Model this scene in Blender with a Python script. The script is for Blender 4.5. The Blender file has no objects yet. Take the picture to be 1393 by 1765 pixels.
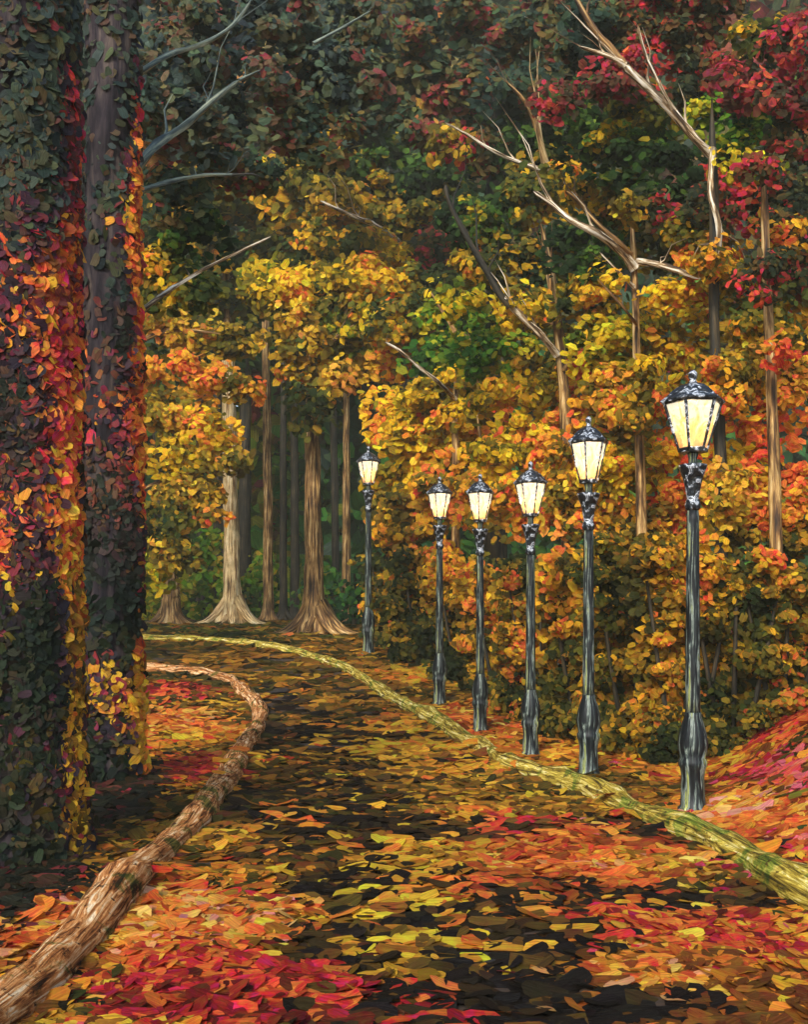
import bpy, bmesh, math, random
import numpy as np
from mathutils import Vector
random.seed(7)
rng = np.random.default_rng(11)
S = bpy.context.scene
COL = S.collection
F = 1700.0; CX = 696.5; HZ = 1062.0; CH = 1.6      # focal length, centre column, horizon row, eye height

# ---------------------------------------------------------------- terrain
_ky = np.array([-400, 0, 13.5, 15.5, 17, 20.4, 25, 30, 36, 45, 60, 120, 400.])
_kz = np.array([0, 0, 0.0, 0.17, .40, .78, 1.08, 1.30, 1.42, 1.50, 1.52, 1.5, 1.5])
_fy = np.arange(-400, 401, .25)
_fz = np.interp(_fy, _ky, _kz)
_fz = np.convolve(np.pad(_fz, 4, mode='edge'), np.ones(9)/9, mode='valid')
def gz(x, y):
    x = np.asarray(x, float); y = np.asarray(y, float)
    z = np.interp(y, _fy, _fz)
    t = x - (2.85 + np.clip((y-9.0)*.30, -.25, 12))
    b = .65*np.log1p(np.exp(np.clip(t*6, -30, 30)))/6
    b = 1.9*np.tanh(b/1.9)
    t2 = -x - 4.6 - np.clip((y-12)*.6, 0, 60)
    b2 = .35*np.log1p(np.exp(np.clip(t2*3, -30, 30)))/3
    b2 = 1.2*np.tanh(b2/1.2)
    und = .018*np.sin(x*1.7+.3)*np.sin(y*1.3+1) + .012*np.sin(x*3.1+y*2.3)
    return z + b + b2 + und
def W(px, py, Y):                      # point seen at (px,py) at distance Y
    return Vector(((px-CX)/F*Y, Y, CH+(HZ-py)/F*Y))
def G(px, py):                         # ground point seen at (px,py)
    for Y in np.arange(2.5, 70, .02):
        x = (px-CX)/F*Y
        if CH+(HZ-py)/F*Y <= gz(x, Y): return Vector((x, Y, float(gz(x, Y))))
    return Vector((x, Y, float(gz(x, Y))))
def GY(px, Y, dz=0):
    x = (px-CX)/F*Y
    return Vector((x, Y, float(gz(x, Y))+dz))

# ---------------------------------------------------------------- tagging
def tag(o, label=None, cat=None, group=None, kind=None):
    if label: o['label'] = label
    if cat: o['category'] = cat
    if group: o['group'] = group
    if kind: o['kind'] = kind
    return o
def empty(name, loc):
    o = bpy.data.objects.new(name, None); COL.objects.link(o); o.location = loc
    o.empty_display_size = .3
    return o
def lin(c):
    c = np.asarray(c, float)/255
    return np.where(c <= .04045, c/12.92, ((c+.055)/1.055)**2.4)

# ---------------------------------------------------------------- materials
def newmat(name):
    m = bpy.data.materials.new(name); m.use_nodes = True
    nt = m.node_tree; nt.nodes.clear()
    out = nt.nodes.new('ShaderNodeOutputMaterial'); p = nt.nodes.new('ShaderNodeBsdfPrincipled')
    nt.links.new(p.outputs[0], out.inputs[0])
    return m, nt, p
def nd(nt, t, **k):
    n = nt.nodes.new(t)
    for a, v in k.items():
        if a in n.inputs.keys(): n.inputs[a].default_value = v
        else: setattr(n, a, v)
    return n
def ramp(nt, src, stops, interp='LINEAR'):
    r = nt.nodes.new('ShaderNodeValToRGB'); cr = r.color_ramp; cr.interpolation = interp
    while len(cr.elements) < len(stops): cr.elements.new(.5)
    for e, (p, c) in zip(cr.elements, stops):
        e.position = p; l = lin(c); e.color = (l[0], l[1], l[2], 1)
    nt.links.new(src, r.inputs[0]); return r.outputs[0]
def mapped(nt, coord, scale):
    tc = nt.nodes.new('ShaderNodeTexCoord'); mp = nt.nodes.new('ShaderNodeMapping')
    mp.inputs['Scale'].default_value = scale
    nt.links.new(tc.outputs[coord], mp.inputs[0]); return mp.outputs[0]
def bump(nt, h, p, strength=.5, dist=.02):
    b = nt.nodes.new('ShaderNodeBump'); b.inputs['Strength'].default_value = strength; b.inputs['Distance'].default_value = dist
    nt.links.new(h, b.inputs['Height']); nt.links.new(b.outputs[0], p.inputs['Normal'])

def leaf_material(name, rough=.5, bdist=.01):
    m, nt, p = newmat(name)
    at = nd(nt, 'ShaderNodeAttribute', attribute_name='Col')
    uv = mapped(nt, 'UV', (1.3, 9, 1))
    n1 = nd(nt, 'ShaderNodeTexNoise', Scale=1.0, Detail=3.0, Roughness=.6); nt.links.new(uv, n1.inputs['Vector'])
    gen = mapped(nt, 'Object', (1, 1, 1))
    n2 = nd(nt, 'ShaderNodeTexNoise', Scale=14.0, Detail=4.0, Roughness=.65); nt.links.new(gen, n2.inputs['Vector'])
    hs = nd(nt, 'ShaderNodeHueSaturation')
    mr = nd(nt, 'ShaderNodeMapRange'); mr.inputs['From Min'].default_value = .3; mr.inputs['From Max'].default_value = .7
    mr.inputs['To Min'].default_value = .62; mr.inputs['To Max'].default_value = 1.35
    nt.links.new(n1.outputs[0], mr.inputs['Value']); nt.links.new(mr.outputs[0], hs.inputs['Value'])
    mh = nd(nt, 'ShaderNodeMapRange'); mh.inputs['From Min'].default_value = .3; mh.inputs['From Max'].default_value = .7
    mh.inputs['To Min'].default_value = .47; mh.inputs['To Max'].default_value = .53
    nt.links.new(n2.outputs[0], mh.inputs['Value']); nt.links.new(mh.outputs[0], hs.inputs['Hue'])
    nt.links.new(at.outputs['Color'], hs.inputs['Color'])
    nt.links.new(hs.outputs[0], p.inputs['Base Color'])
    p.inputs['Roughness'].default_value = rough
    p.inputs['Specular IOR Level'].default_value = .12
    ad = nd(nt, 'ShaderNodeMath', operation='ADD'); nt.links.new(n1.outputs[0], ad.inputs[0]); nt.links.new(n2.outputs[0], ad.inputs[1])
    bump(nt, ad.outputs[0], p, .7, bdist)
    tr = nd(nt, 'ShaderNodeBsdfTranslucent'); nt.links.new(hs.outputs[0], tr.inputs['Color'])
    mx = nd(nt, 'ShaderNodeMixShader'); mx.inputs[0].default_value = .38
    nt.links.new(p.outputs[0], mx.inputs[1]); nt.links.new(tr.outputs[0], mx.inputs[2])
    nt.links.new(mx.outputs[0], [n for n in nt.nodes if n.type == 'OUTPUT_MATERIAL'][0].inputs[0])
    return m
M_LEAF = leaf_material('leaf', .75, .03)
M_IVY = leaf_material('ivy_leaf', .45, .012)
M_FALLEN = leaf_material('fallen_leaf', .5, .012)

def streak_material(name, stops, su=1.0, sv=6.0, rough=.7, bs=.6, bd=.02, spec=.3):
    """fibres running along the length of the piece (UV: u along, v around, both in metres)"""
    m, nt, p = newmat(name)
    uv = mapped(nt, 'UV', (su, sv, 1))
    n1 = nd(nt, 'ShaderNodeTexNoise', Scale=1.0, Detail=5.0, Roughness=.65, Distortion=.4); nt.links.new(uv, n1.inputs['Vector'])
    c = ramp(nt, n1.outputs[0], stops)
    ob = mapped(nt, 'Object', (1, 1, 1))
    n2 = nd(nt, 'ShaderNodeTexNoise', Scale=2.2, Detail=5.0, Roughness=.6); nt.links.new(ob, n2.inputs['Vector'])
    hs = nd(nt, 'ShaderNodeHueSaturation')
    mr = nd(nt, 'ShaderNodeMapRange'); mr.inputs['From Min'].default_value = .32; mr.inputs['From Max'].default_value = .68
    mr.inputs['To Min'].default_value = .55; mr.inputs['To Max'].default_value = 1.3
    nt.links.new(n2.outputs[0], mr.inputs['Value']); nt.links.new(mr.outputs[0], hs.inputs['Value']); nt.links.new(c, hs.inputs['Color'])
    nt.links.new(hs.outputs[0], p.inputs['Base Color'])
    p.inputs['Roughness'].default_value = rough; p.inputs['Specular IOR Level'].default_value = spec
    bump(nt, n1.outputs[0], p, bs, bd)
    return m
M_PALE = streak_material('pale_bark', [(.32,(52,38,24)),(.40,(130,96,56)),(.47,(190,156,104)),(.55,(226,198,142)),(.66,(244,226,184))], 1.2, 9)
M_BROWN = streak_material('brown_bark', [(.34,(30,22,14)),(.43,(80,54,28)),(.50,(128,92,48)),(.58,(184,146,86)),(.68,(220,196,146))], 1.2, 9)
M_DARK = streak_material('dark_bark', [(.30,(16,18,16)),(.48,(40,36,26)),(.62,(74,62,40)),(.78,(120,98,62))], 1.0, 9)
M_LIMB = streak_material('limb_bark', [(.32,(28,22,16)),(.42,(76,56,34)),(.48,(140,112,76)),(.53,(216,200,168)),(.62,(242,236,222))], 1.6, 14)
M_GREYL = streak_material('grey_limb_bark', [(.32,(30,40,42)),(.44,(76,88,82)),(.54,(124,132,112)),(.66,(178,180,152)),(.8,(206,206,190))], 1.6, 14)
M_SLATE = streak_material('slate_bark', [(.34,(20,18,22)),(.46,(40,34,38)),(.56,(58,50,50)),(.68,(86,74,66))], 1.2, 7, rough=.8, spec=.1, bd=.04)  # shading of the left trunks, put into the bark colour
def kerb_material(name, stops, moss, edge):
    m, nt, p = newmat(name)
    n1 = nd(nt, 'ShaderNodeTexNoise', Scale=1.0, Detail=6.0, Roughness=.7, Distortion=.9); nt.links.new(mapped(nt, 'UV', (2.6, 24, 1)), n1.inputs['Vector'])
    c = ramp(nt, n1.outputs[0], stops)
    n2 = nd(nt, 'ShaderNodeTexNoise', Scale=4.0, Detail=6.0, Roughness=.65, Distortion=.6); nt.links.new(mapped(nt, 'Object', (1, 1, 1)), n2.inputs['Vector'])
    f = ramp(nt, n2.outputs[0], [(.52,(0,0,0)),(.60,(255,255,255))])
    mx = nd(nt, 'ShaderNodeMixRGB'); nt.links.new(f, mx.inputs[0]); nt.links.new(c, mx.inputs[1])
    mo = ramp(nt, n1.outputs[0], moss); nt.links.new(mo, mx.inputs[2])
    n3 = nd(nt, 'ShaderNodeTexNoise', Scale=11.0, Detail=5.0, Roughness=.7); nt.links.new(mapped(nt, 'Object', (1, 1, 1.4)), n3.inputs['Vector'])
    f3 = ramp(nt, n3.outputs[0], [(.57,(0,0,0)),(.64,(255,255,255))])
    m2 = nd(nt, 'ShaderNodeMixRGB'); nt.links.new(f3, m2.inputs[0]); nt.links.new(mx.outputs[0], m2.inputs[1]); l = lin(edge); m2.inputs[2].default_value = (l[0], l[1], l[2], 1)
    nt.links.new(m2.outputs[0], p.inputs['Base Color'])
    p.inputs['Roughness'].default_value = .85; p.inputs['Specular IOR Level'].default_value = .1
    ad = nd(nt, 'ShaderNodeMath', operation='ADD'); nt.links.new(n1.outputs[0], ad.inputs[0]); nt.links.new(n3.outputs[0], ad.inputs[1])
    bump(nt, ad.outputs[0], p, 1.0, .035)
    return m
M_KERBL = kerb_material('brown_kerb', [(.34,(48,28,14)),(.42,(122,70,34)),(.49,(186,118,62)),(.55,(220,162,102)),(.63,(244,216,172))], [(.40,(40,44,20)),(.52,(92,88,34)),(.62,(150,124,56))], (50,30,18))  # palest streaks are highlights painted into the brown
M_KERBR = kerb_material('mossy_kerb', [(.34,(48,40,18)),(.43,(112,92,32)),(.50,(172,144,50)),(.56,(216,192,84)),(.66,(248,240,190))], [(.40,(50,60,22)),(.52,(112,124,40)),(.62,(190,184,80))], (72,52,24))  # cream streaks paint highlights over the yellow-green

def ground_mat(name, stops, scale, rough=.85):
    m, nt, p = newmat(name)
    ob = mapped(nt, 'Object', (.7, 3.0, 1))
    n = nd(nt, 'ShaderNodeTexNoise', Scale=scale, Detail=7.0, Roughness=.65, Distortion=.5); nt.links.new(ob, n.inputs['Vector'])
    c = ramp(nt, n.outputs[0], stops); nt.links.new(c, p.inputs['Base Color'])
    n2 = nd(nt, 'ShaderNodeTexNoise', Scale=55.0, Detail=5.0, Roughness=.7); nt.links.new(ob, n2.inputs['Vector'])
    p.inputs['Roughness'].default_value = rough
    bump(nt, n2.outputs[0], p, .6, .012)
    return m
M_SOIL = ground_mat('leafy_soil', [(.3,(34,22,12)),(.45,(80,48,20)),(.58,(120,72,26)),(.75,(90,80,26))], 1.6)
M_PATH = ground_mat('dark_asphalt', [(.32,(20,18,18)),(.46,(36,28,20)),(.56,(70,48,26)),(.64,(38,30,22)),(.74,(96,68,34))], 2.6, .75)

m, nt, p = newmat('lamp_iron')
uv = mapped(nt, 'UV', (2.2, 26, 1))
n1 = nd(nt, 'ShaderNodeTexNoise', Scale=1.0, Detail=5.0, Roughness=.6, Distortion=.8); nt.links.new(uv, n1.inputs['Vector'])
c = ramp(nt, n1.outputs[0], [(.36,(10,12,14)),(.50,(26,30,32)),(.545,(70,80,74)),(.58,(140,150,138)),(.60,(50,56,44)),(.65,(160,166,84)),(.72,(200,204,170))])  # pale and yellow-green stops are highlights painted on the dark iron
nt.links.new(c, p.inputs['Base Color']); p.inputs['Roughness'].default_value = .5; p.inputs['Specular IOR Level'].default_value = .25
bump(nt, n1.outputs[0], p, .8, .012); M_IRON = m
m, nt, p = newmat('lamp_iron_dark')
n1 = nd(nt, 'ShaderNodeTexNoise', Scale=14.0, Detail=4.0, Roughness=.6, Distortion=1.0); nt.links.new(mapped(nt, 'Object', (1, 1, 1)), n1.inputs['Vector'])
c = ramp(nt, n1.outputs[0], [(.34,(10,12,14)),(.51,(24,28,34)),(.56,(96,104,112)),(.60,(214,218,224)),(.65,(40,46,54))])  # the light grey stops paint glints into the iron colour
nt.links.new(c, p.inputs['Base Color']); p.inputs['Roughness'].default_value = .3; p.inputs['Metallic'].default_value = .1
bump(nt, n1.outputs[0], p, .9, .02); M_IRON2 = m
m, nt, p = newmat('lit_frosted_glass')
gn = mapped(nt, 'Object', (7, 7, 4))
n1 = nd(nt, 'ShaderNodeTexNoise', Scale=1.6, Detail=5.0, Roughness=.7, Distortion=1.5); nt.links.new(gn, n1.inputs['Vector'])
tc = nd(nt, 'ShaderNodeTexCoord'); sx = nd(nt, 'ShaderNodeSeparateXYZ'); nt.links.new(tc.outputs['Object'], sx.inputs[0])
mr = nd(nt, 'ShaderNodeMapRange'); mr.inputs['From Min'].default_value = 2.96; mr.inputs['From Max'].default_value = 3.25
mr.inputs['To Min'].default_value = -.16; mr.inputs['To Max'].default_value = .12; nt.links.new(sx.outputs['Z'], mr.inputs['Value'])
ad = nd(nt, 'ShaderNodeMath', operation='ADD'); nt.links.new(n1.outputs[0], ad.inputs[0]); nt.links.new(mr.outputs[0], ad.inputs[1])
c = ramp(nt, ad.outputs[0], [(.28,(200,100,40)),(.40,(232,146,66)),(.47,(250,196,84)),(.55,(254,222,130)),(.64,(255,248,222))])
p.inputs['Base Color'].default_value = (.16, .11, .06, 1); nt.links.new(c, p.inputs['Emission Color']); p.inputs['Emission Strength'].default_value = .30
p.inputs['Roughness'].default_value = .35; bump(nt, n1.outputs[0], p, .8, .02); M_GLASS = m
tp = nd(nt, 'ShaderNodeBsdfTransparent'); mx = nd(nt, 'ShaderNodeMixShader'); mx.inputs[0].default_value = .18
nt.links.new(p.outputs[0], mx.inputs[1]); nt.links.new(tp.outputs[0], mx.inputs[2])
nt.links.new(mx.outputs[0], [n for n in nt.nodes if n.type == 'OUTPUT_MATERIAL'][0].inputs[0])

# ---------------------------------------------------------------- mesh helpers
def mesh_obj(name, verts, faces, mat, parent=None, uvs=None, smooth=True, loc=None):
    me = bpy.data.meshes.new(name); me.from_pydata([tuple(v) for v in verts], [], faces)
    if uvs is not None:
        ul = me.uv_layers.new(name='UVMap')
        li = np.empty(len(me.loops), np.int32); me.loops.foreach_get('vertex_index', li)
        ul.data.foreach_set('uv', np.asarray(uvs, float)[li].ravel())
    if smooth: me.polygons.foreach_set('use_smooth', [True]*len(me.polygons))
    me.materials.append(mat); me.update()
    o = bpy.data.objects.new(name, me); COL.objects.link(o)
    if parent is not None:
        o.parent = parent
    if loc is not None: o.location = loc
    return o
class MB:
    def __init__(s): s.v = []; s.f = []; s.uv = []
    def tube(s, pts, rads, seg=10, lobes=0, lobe=None, rough=.06, squash=1.0, seed=0, flat=None):
        """tapered, slightly lumpy tube along pts"""
        r_ = random.Random(seed*7919+len(s.v))
        pts = [Vector(p) for p in pts]; b = len(s.v); n = len(pts); L = 0
        ph = r_.random()*6
        for i, p in enumerate(pts):
            d = (pts[min(i+1, n-1)]-pts[max(i-1, 0)]).normalized()
            a = Vector((0, -1, 0)) if abs(d.y) < .9 else Vector((0, 0, 1))
            u = d.cross(a).normalized(); w = u.cross(d).normalized()
            if i: L += (p-pts[i-1]).length
            for k in range(seg+1):
                th = 2*math.pi*(k % seg)/seg
                rr = rads[i]*(1+rough*math.sin(3*th+ph+i*.7)+rough*.7*math.sin(5*th+i*1.3+ph))
                if lobe: rr *= 1+lobe[i]*max(0, math.cos(lobes*th+ph))
                s.v.append(p+u*math.cos(th)*rr+w*math.sin(th)*rr*squash)
                s.uv.append((L, 2*math.pi*k/seg*max(rads)*1.0))
        for i in range(n-1):
            for k in range(seg):
                a0 = b+i*(seg+1)+k; s.f.append((a0, a0+1, a0+seg+2, a0+seg+1))
        for i, rev in ((0, True), (n-1, False)):
            ids = [b+i*(seg+1)+k for k in range(seg)]
            s.f.append(tuple(reversed(ids)) if not rev else tuple(ids))
        return s
    def lathe(s, prof, seg=20, cx=0, cy=0, rot=0, flute=0):
        b = len(s.v); L = 0
        for i, (r, z) in enumerate(prof):
            if i: L += math.hypot(r-prof[i-1][0], z-prof[i-1][1])
            for k in range(seg+1):
                th = 2*math.pi*(k % seg)/seg+rot
                rr = r*(1-flute*(k % 2))
                s.v.append(Vector((cx+rr*math.cos(th), cy+rr*math.sin(th), z))); s.uv.append((L, k/seg*.5))
        for i in range(len(prof)-1):
            for k in range(seg):
                a0 = b+i*(seg+1)+k; s.f.append((a0, a0+1, a0+seg+2, a0+seg+1))
        s.f.append(tuple(reversed([b+k for k in range(seg)])))
        e = b+(len(prof)-1)*(seg+1); s.f.append(tuple(e+k for k in range(seg)))
        return s
    def build(s, name, mat, parent=None, smooth=True, origin=None):
        o = Vector(origin) if origin is not None else Vector((0, 0, 0))
        return mesh_obj(name, [v-o for v in s.v], s.f, mat, parent, s.uv, smooth)

def smooth_pts(pts, k=5):
    out = []
    n = len(pts)
    for i in range(n-1):
        p0, p1, p2, p3 = pts[max(i-1, 0)], pts[i], pts[i+1], pts[min(i+2, n-1)]
        for j in range(k):
            t = j/k
            out.append(.5*((2*p1)+(p2-p0)*t+(2*p0-5*p1+4*p2-p3)*t*t+(3*p1-p0-3*p2+p3)*t**3))
    out.append(pts[-1]); return out

# dabs: leaf-sized curved faces, each with its own colour
def make_dabs(name, P, N, L, Wd, C, mat, parent=None, T=None, seg=6, origin=(0, 0, 0), bend=.28, jit=.22):
    n = len(P); P = P-np.asarray(origin)
    N = N/np.linalg.norm(N, axis=1, keepdims=True)
    if T is None: T = rng.normal(size=(n, 3))
    T = T-N*np.sum(T*N, axis=1, keepdims=True); T /= np.linalg.norm(T, axis=1, keepdims=True)+1e-9
    B = np.cross(N, T)
    th = np.arange(seg)*2*np.pi/seg
    rad = 1+rng.uniform(-jit, jit, (n, seg))
    sq = .72 if seg > 6 else 1.0        # blunter ends on the bigger leaves
    ox = (np.sign(np.cos(th))*np.abs(np.cos(th))**sq)[None]*rad; oy = (np.sign(np.sin(th))*np.abs(np.sin(th))**sq)[None]*rad
    bx = rng.uniform(.4, 1.3, (n, 1))*bend*rng.choice([-1, 1, 1, 1], (n, 1))
    oz = -bx*ox**2
    V = np.empty((n, seg+1, 3))
    Lh = (L/2)[:, None]; Wh = (Wd/2)[:, None]
    for a in range(3):
        V[:, 1:, a] = P[:, a:a+1]+T[:, a:a+1]*ox*Lh+B[:, a:a+1]*oy*Wh+N[:, a:a+1]*oz*Lh
        V[:, 0, a] = P[:, a]
    tri = np.empty((n, seg, 3), np.int64); base = (np.arange(n)*(seg+1))[:, None]
    k = np.arange(seg)[None]
    tri[:, :, 0] = base; tri[:, :, 1] = base+1+k; tri[:, :, 2] = base+1+(k+1) % seg
    uv = np.zeros((n, seg+1, 2)); off = rng.uniform(0, 60, (n, 1))
    uv[:, 1:, 0] = ox*.5; uv[:, 1:, 1] = oy*.5; uv[:, :, 0] += off; uv[:, :, 1] += off*1.7
    me = bpy.data.meshes.new(name); nv = n*(seg+1); nf = n*seg
    me.vertices.add(nv); me.vertices.foreach_set('co', V.reshape(-1).astype(np.float32))
    me.loops.add(nf*3); me.loops.foreach_set('vertex_index', tri.reshape(-1).astype(np.int32))
    me.polygons.add(nf); me.polygons.foreach_set('loop_start', (np.arange(nf)*3).astype(np.int32))
    me.polygons.foreach_set('loop_total', np.full(nf, 3, np.int32))
    me.polygons.foreach_set('use_smooth', np.ones(nf, bool))
    me.update(calc_edges=True)
    ul = me.uv_layers.new(name='UVMap'); ul.data.foreach_set('uv', uv.reshape(-1, 2)[tri.reshape(-1)].ravel().astype(np.float32))
    ca = me.color_attributes.new('Col', 'FLOAT_COLOR', 'POINT')
    cc = np.ones((n, seg+1, 4), np.float32); cc[:, :, :3] = C[:, None, :]
    ca.data.foreach_set('color', cc.ravel())
    me.materials.append(mat)
    o = bpy.data.objects.new(name, me); COL.objects.link(o)
    if parent is not None: o.parent = parent
    return o

_K = rng.normal(size=(10, 3)); _PH = rng.uniform(0, 6.28, (6, 10))
def noise3(P, f, s=0):
    v = np.zeros(len(P))
    for i in range(10): v += np.sin(P @ (_K[i]*f)+_PH[s % 6, i]+2.3*np.sin(P @ (_K[(i+3) % 10]*f*.6)))
    return v/np.sqrt(5)          # about unit variance
def pick(pal, u):
    """palette: list of (weight, rgb); u in 0..1 picks along it"""
    w = np.array([a for a, _ in pal], float); w /= w.sum(); cw = np.cumsum(w)
    mid = cw-w/2; A = lin(np.array([c for _, c in pal])); u = np.clip(u, 0, 1)
    return np.stack([np.interp(u, mid, A[:, k]) for k in range(3)], 1)
def colours(P, pal, f, mixr=.55, s=0, var=.18):
    z = noise3(P, f, s)*(1-mixr)+rng.normal(size=len(P))*mixr
    sd = math.sqrt((1-mixr)**2+mixr**2)
    u = .5*(1+np.tanh(z/sd*.8))
    C = pick(pal, u)
    C = C*np.exp(rng.normal(0, var, (len(P), 1)))*np.exp(rng.normal(0, .06, (len(P), 3)))
    return np.clip(C, .002, .9)

# palettes, ordered so that neighbours blend
PAL = dict(
 teal=[(2,(32,50,42)),(3,(48,68,54)),(3,(66,84,58)),(3,(90,92,52)),(2.2,(120,100,52)),(.9,(110,52,46)),(.4,(150,40,56)),(.4,(190,150,60))],  # dim light high in the canopy, put into dark leaf colours
 slate=[(2,(44,56,56)),(3,(65,80,72)),(3,(79,95,77)),(2.4,(93,98,65)),(2,(109,97,65)),(1.2,(110,72,61)),(.3,(150,52,62)),(.3,(180,130,74))],  # slate sheen of the upper left, put into leaf colours
 brownred=[(2,(37,47,33)),(3,(64,69,39)),(3,(101,80,40)),(1.6,(125,60,38)),(1.6,(178,43,48)),(.9,(190,44,62)),(.7,(220,100,50))],
 crimson=[(3,(64,62,42)),(3.4,(100,66,46)),(2.6,(140,44,50)),(1.4,(184,46,64)),(.8,(214,100,60))],
 darkgreen=[(3,(25,43,20)),(4,(42,64,26)),(3,(59,88,30)),(1.2,(84,115,36)),(.8,(120,116,32)),(.5,(200,160,30))],
 olive=[(3,(42,55,24)),(4,(76,83,30)),(3,(110,103,30)),(2,(130,110,30)),(1.5,(190,144,30)),(1,(228,180,36)),(.5,(220,110,44))],
 green=[(2,(32,62,22)),(3,(54,102,30)),(3,(100,138,33)),(2,(150,150,34)),(1.5,(214,190,40))],
 yellowgreen=[(2,(71,88,24)),(3,(125,137,29)),(3,(176,156,28)),(3,(226,186,32)),(2,(246,208,50))],
 yellow=[(1.6,(101,94,24)),(2.2,(130,114,24)),(2.4,(184,146,24)),(4,(232,182,26)),(2.4,(250,208,50)),(1.2,(236,150,44)),(.7,(226,100,50))],
 orange=[(1.8,(92,85,26)),(2.2,(128,104,28)),(3,(214,150,34)),(2.6,(240,176,44)),(3,(232,130,52)),(2.4,(226,98,50)),(.7,(206,72,42))],
 goldbrown=[(2,(76,71,26)),(3,(128,112,32)),(3,(156,124,34)),(2.8,(216,166,42)),(1.4,(236,192,56)),(1.6,(230,144,60))],
 hedge=[(2,(42,50,22)),(3,(76,76,26)),(4,(115,101,30)),(3,(134,100,30)),(2,(184,134,32)),(1.6,(232,178,40)),(1.3,(222,104,50))],
 hedgewarm=[(2,(54,54,22)),(3,(104,87,27)),(3,(153,113,29)),(2,(190,138,32)),(2,(232,176,40)),(2,(214,104,50))],
 hedgedark=[(3,(35,45,22)),(4,(61,66,26)),(3,(94,87,30)),(2,(138,111,32)),(1,(190,146,38)),(.6,(200,90,46))],
 wood=[(3,(32,67,39)),(4,(49,97,47)),(3,(72,125,44)),(2,(96,130,42)),(1,(150,140,40))],
 moss=[(2,(44,81,26)),(3,(84,130,30)),(3,(104,140,32)),(1.5,(150,160,40)),(1,(190,150,40))],
)

def puff_points(c, r, n, leaf, front=.35):
    """leaves gathered on small clumps that fill an ellipsoid"""
    vol = max(r[0]*r[2], .05)
    nc = int(np.clip(vol/(leaf*leaf*10), 8, 400))
    d = rng.normal(size=(nc, 3)); d /= np.linalg.norm(d, axis=1, keepdims=True)
    fl = rng.random(nc) < front; d[fl, 1] = -np.abs(d[fl, 1])
    rr = rng.uniform(.15, 1.0, (nc, 1))**.5
    cc = d*rr*np.asarray(r)[None]*.93
    cr = leaf*rng.uniform(1.0, 2.9, nc)
    per = rng.integers(0, nc, n)
    q = rng.normal(size=(n, 3)); q /= np.linalg.norm(q, axis=1, keepdims=True)
    P = cc[per]+q*np.array([1.15, .8, .75])*(cr[per]*rng.uniform(.6, 1.1, n))[:, None]
    out = P/np.asarray(r)[None]
    N = q*.62+out*.35+np.array([0, -.85, .25])+rng.normal(size=(n, 3))*.27
    return P+np.asarray(c)[None], N, per
def crown(name, puffs, parent, origin, leafpx=11.5, dens=2.9, seg=6, mat=None, hstroke=.45):
    Ps = []; Ns = []; Cs = []; Ls = []
    for i, q in enumerate(puffs):
        px, py, rx, ry, Y, pal = q[:6]; dm = q[6] if len(q) > 6 else 1
        lp = q[7] if len(q) > 7 else leafpx
        k = Y/F; c = np.array(W(px, py, Y)); r = (rx*k, max(.3, min(rx, ry)*k*.8), ry*k)
        leaf = lp*k
        n = int(dens*dm*math.pi*rx*ry/(lp*lp*.55)); n = max(n, 20)
        P, N, per = puff_points(c, r, n, leaf)
        ok = P[:, 2] > gz(P[:, 0], P[:, 1])+.03
        P, N = P[ok], N[ok]; n = len(P)
        Ps.append(P); Ns.append(N); Cs.append(colours(P, PAL[pal], 1.0/(leaf*3.6), .45, i))
        big = rng.random(n) < .2
        Ls.append(leaf*rng.uniform(.55, 1.5, n)*np.where(big, 1.6, 1)); P[big, 1] += leaf*1.6
        nb = n//4                                     # inner leaves that close the crown behind the outer sprays
        a_ = rng.uniform(0, 2*np.pi, nb); q_ = rng.uniform(0, 1, nb)**.5
        Pb = np.stack([c[0]+np.cos(a_)*q_*r[0]*.95, c[1]+rng.uniform(-.1, .75, nb)*r[1], c[2]+np.sin(a_)*q_*r[2]*.95], 1)
        Pb = Pb[Pb[:, 2] > gz(Pb[:, 0], Pb[:, 1])+.05]; nb = len(Pb)
        Ps.append(Pb); Ns.append(np.array([0, -1, .35])+rng.normal(size=(nb, 3))*.3); Cs.append(colours(Pb, PAL[pal], 1.0/(leaf*5), .35, i)); Ls.append(leaf*rng.uniform(1.2, 2.0, nb))
    P = np.concatenate(Ps); N = np.concatenate(Ns); C = np.concatenate(Cs); L = np.concatenate(Ls)
    T = rng.normal(size=P.shape); T[:, 0] += np.sign(rng.normal(size=len(P)))*hstroke*2
    return make_dabs(name, P, N, L, L*rng.uniform(.45, .75, len(P)), C, mat or M_LEAF, parent, T, seg, origin)

# ---------------------------------------------------------------- setting: ground
def axis(fine0, fine1, step, far):
    a = list(np.arange(fine0, fine1+1e-6, step)); s = step; x = fine1
    while x < far: s *= 1.35; x += s; a.append(x)
    s = step; x = fine0
    while x > -far: s *= 1.35; x -= s; a.insert(0, x)
    return np.array(a)
xs = axis(-12, 14, .25, 380); ys = axis(0, 40, .25, 380)
X, Yg = np.meshgrid(xs, ys); Z = gz(X, Yg)
nx, ny = len(xs), len(ys)
vv = np.stack([X.ravel(), Yg.ravel(), Z.ravel()], 1)
ff = [(j*nx+i, j*nx+i+1, (j+1)*nx+i+1, (j+1)*nx+i) for j in range(ny-1) for i in range(nx-1)]
tag(mesh_obj('ground', vv, ff, M_SOIL), kind='structure')

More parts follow.
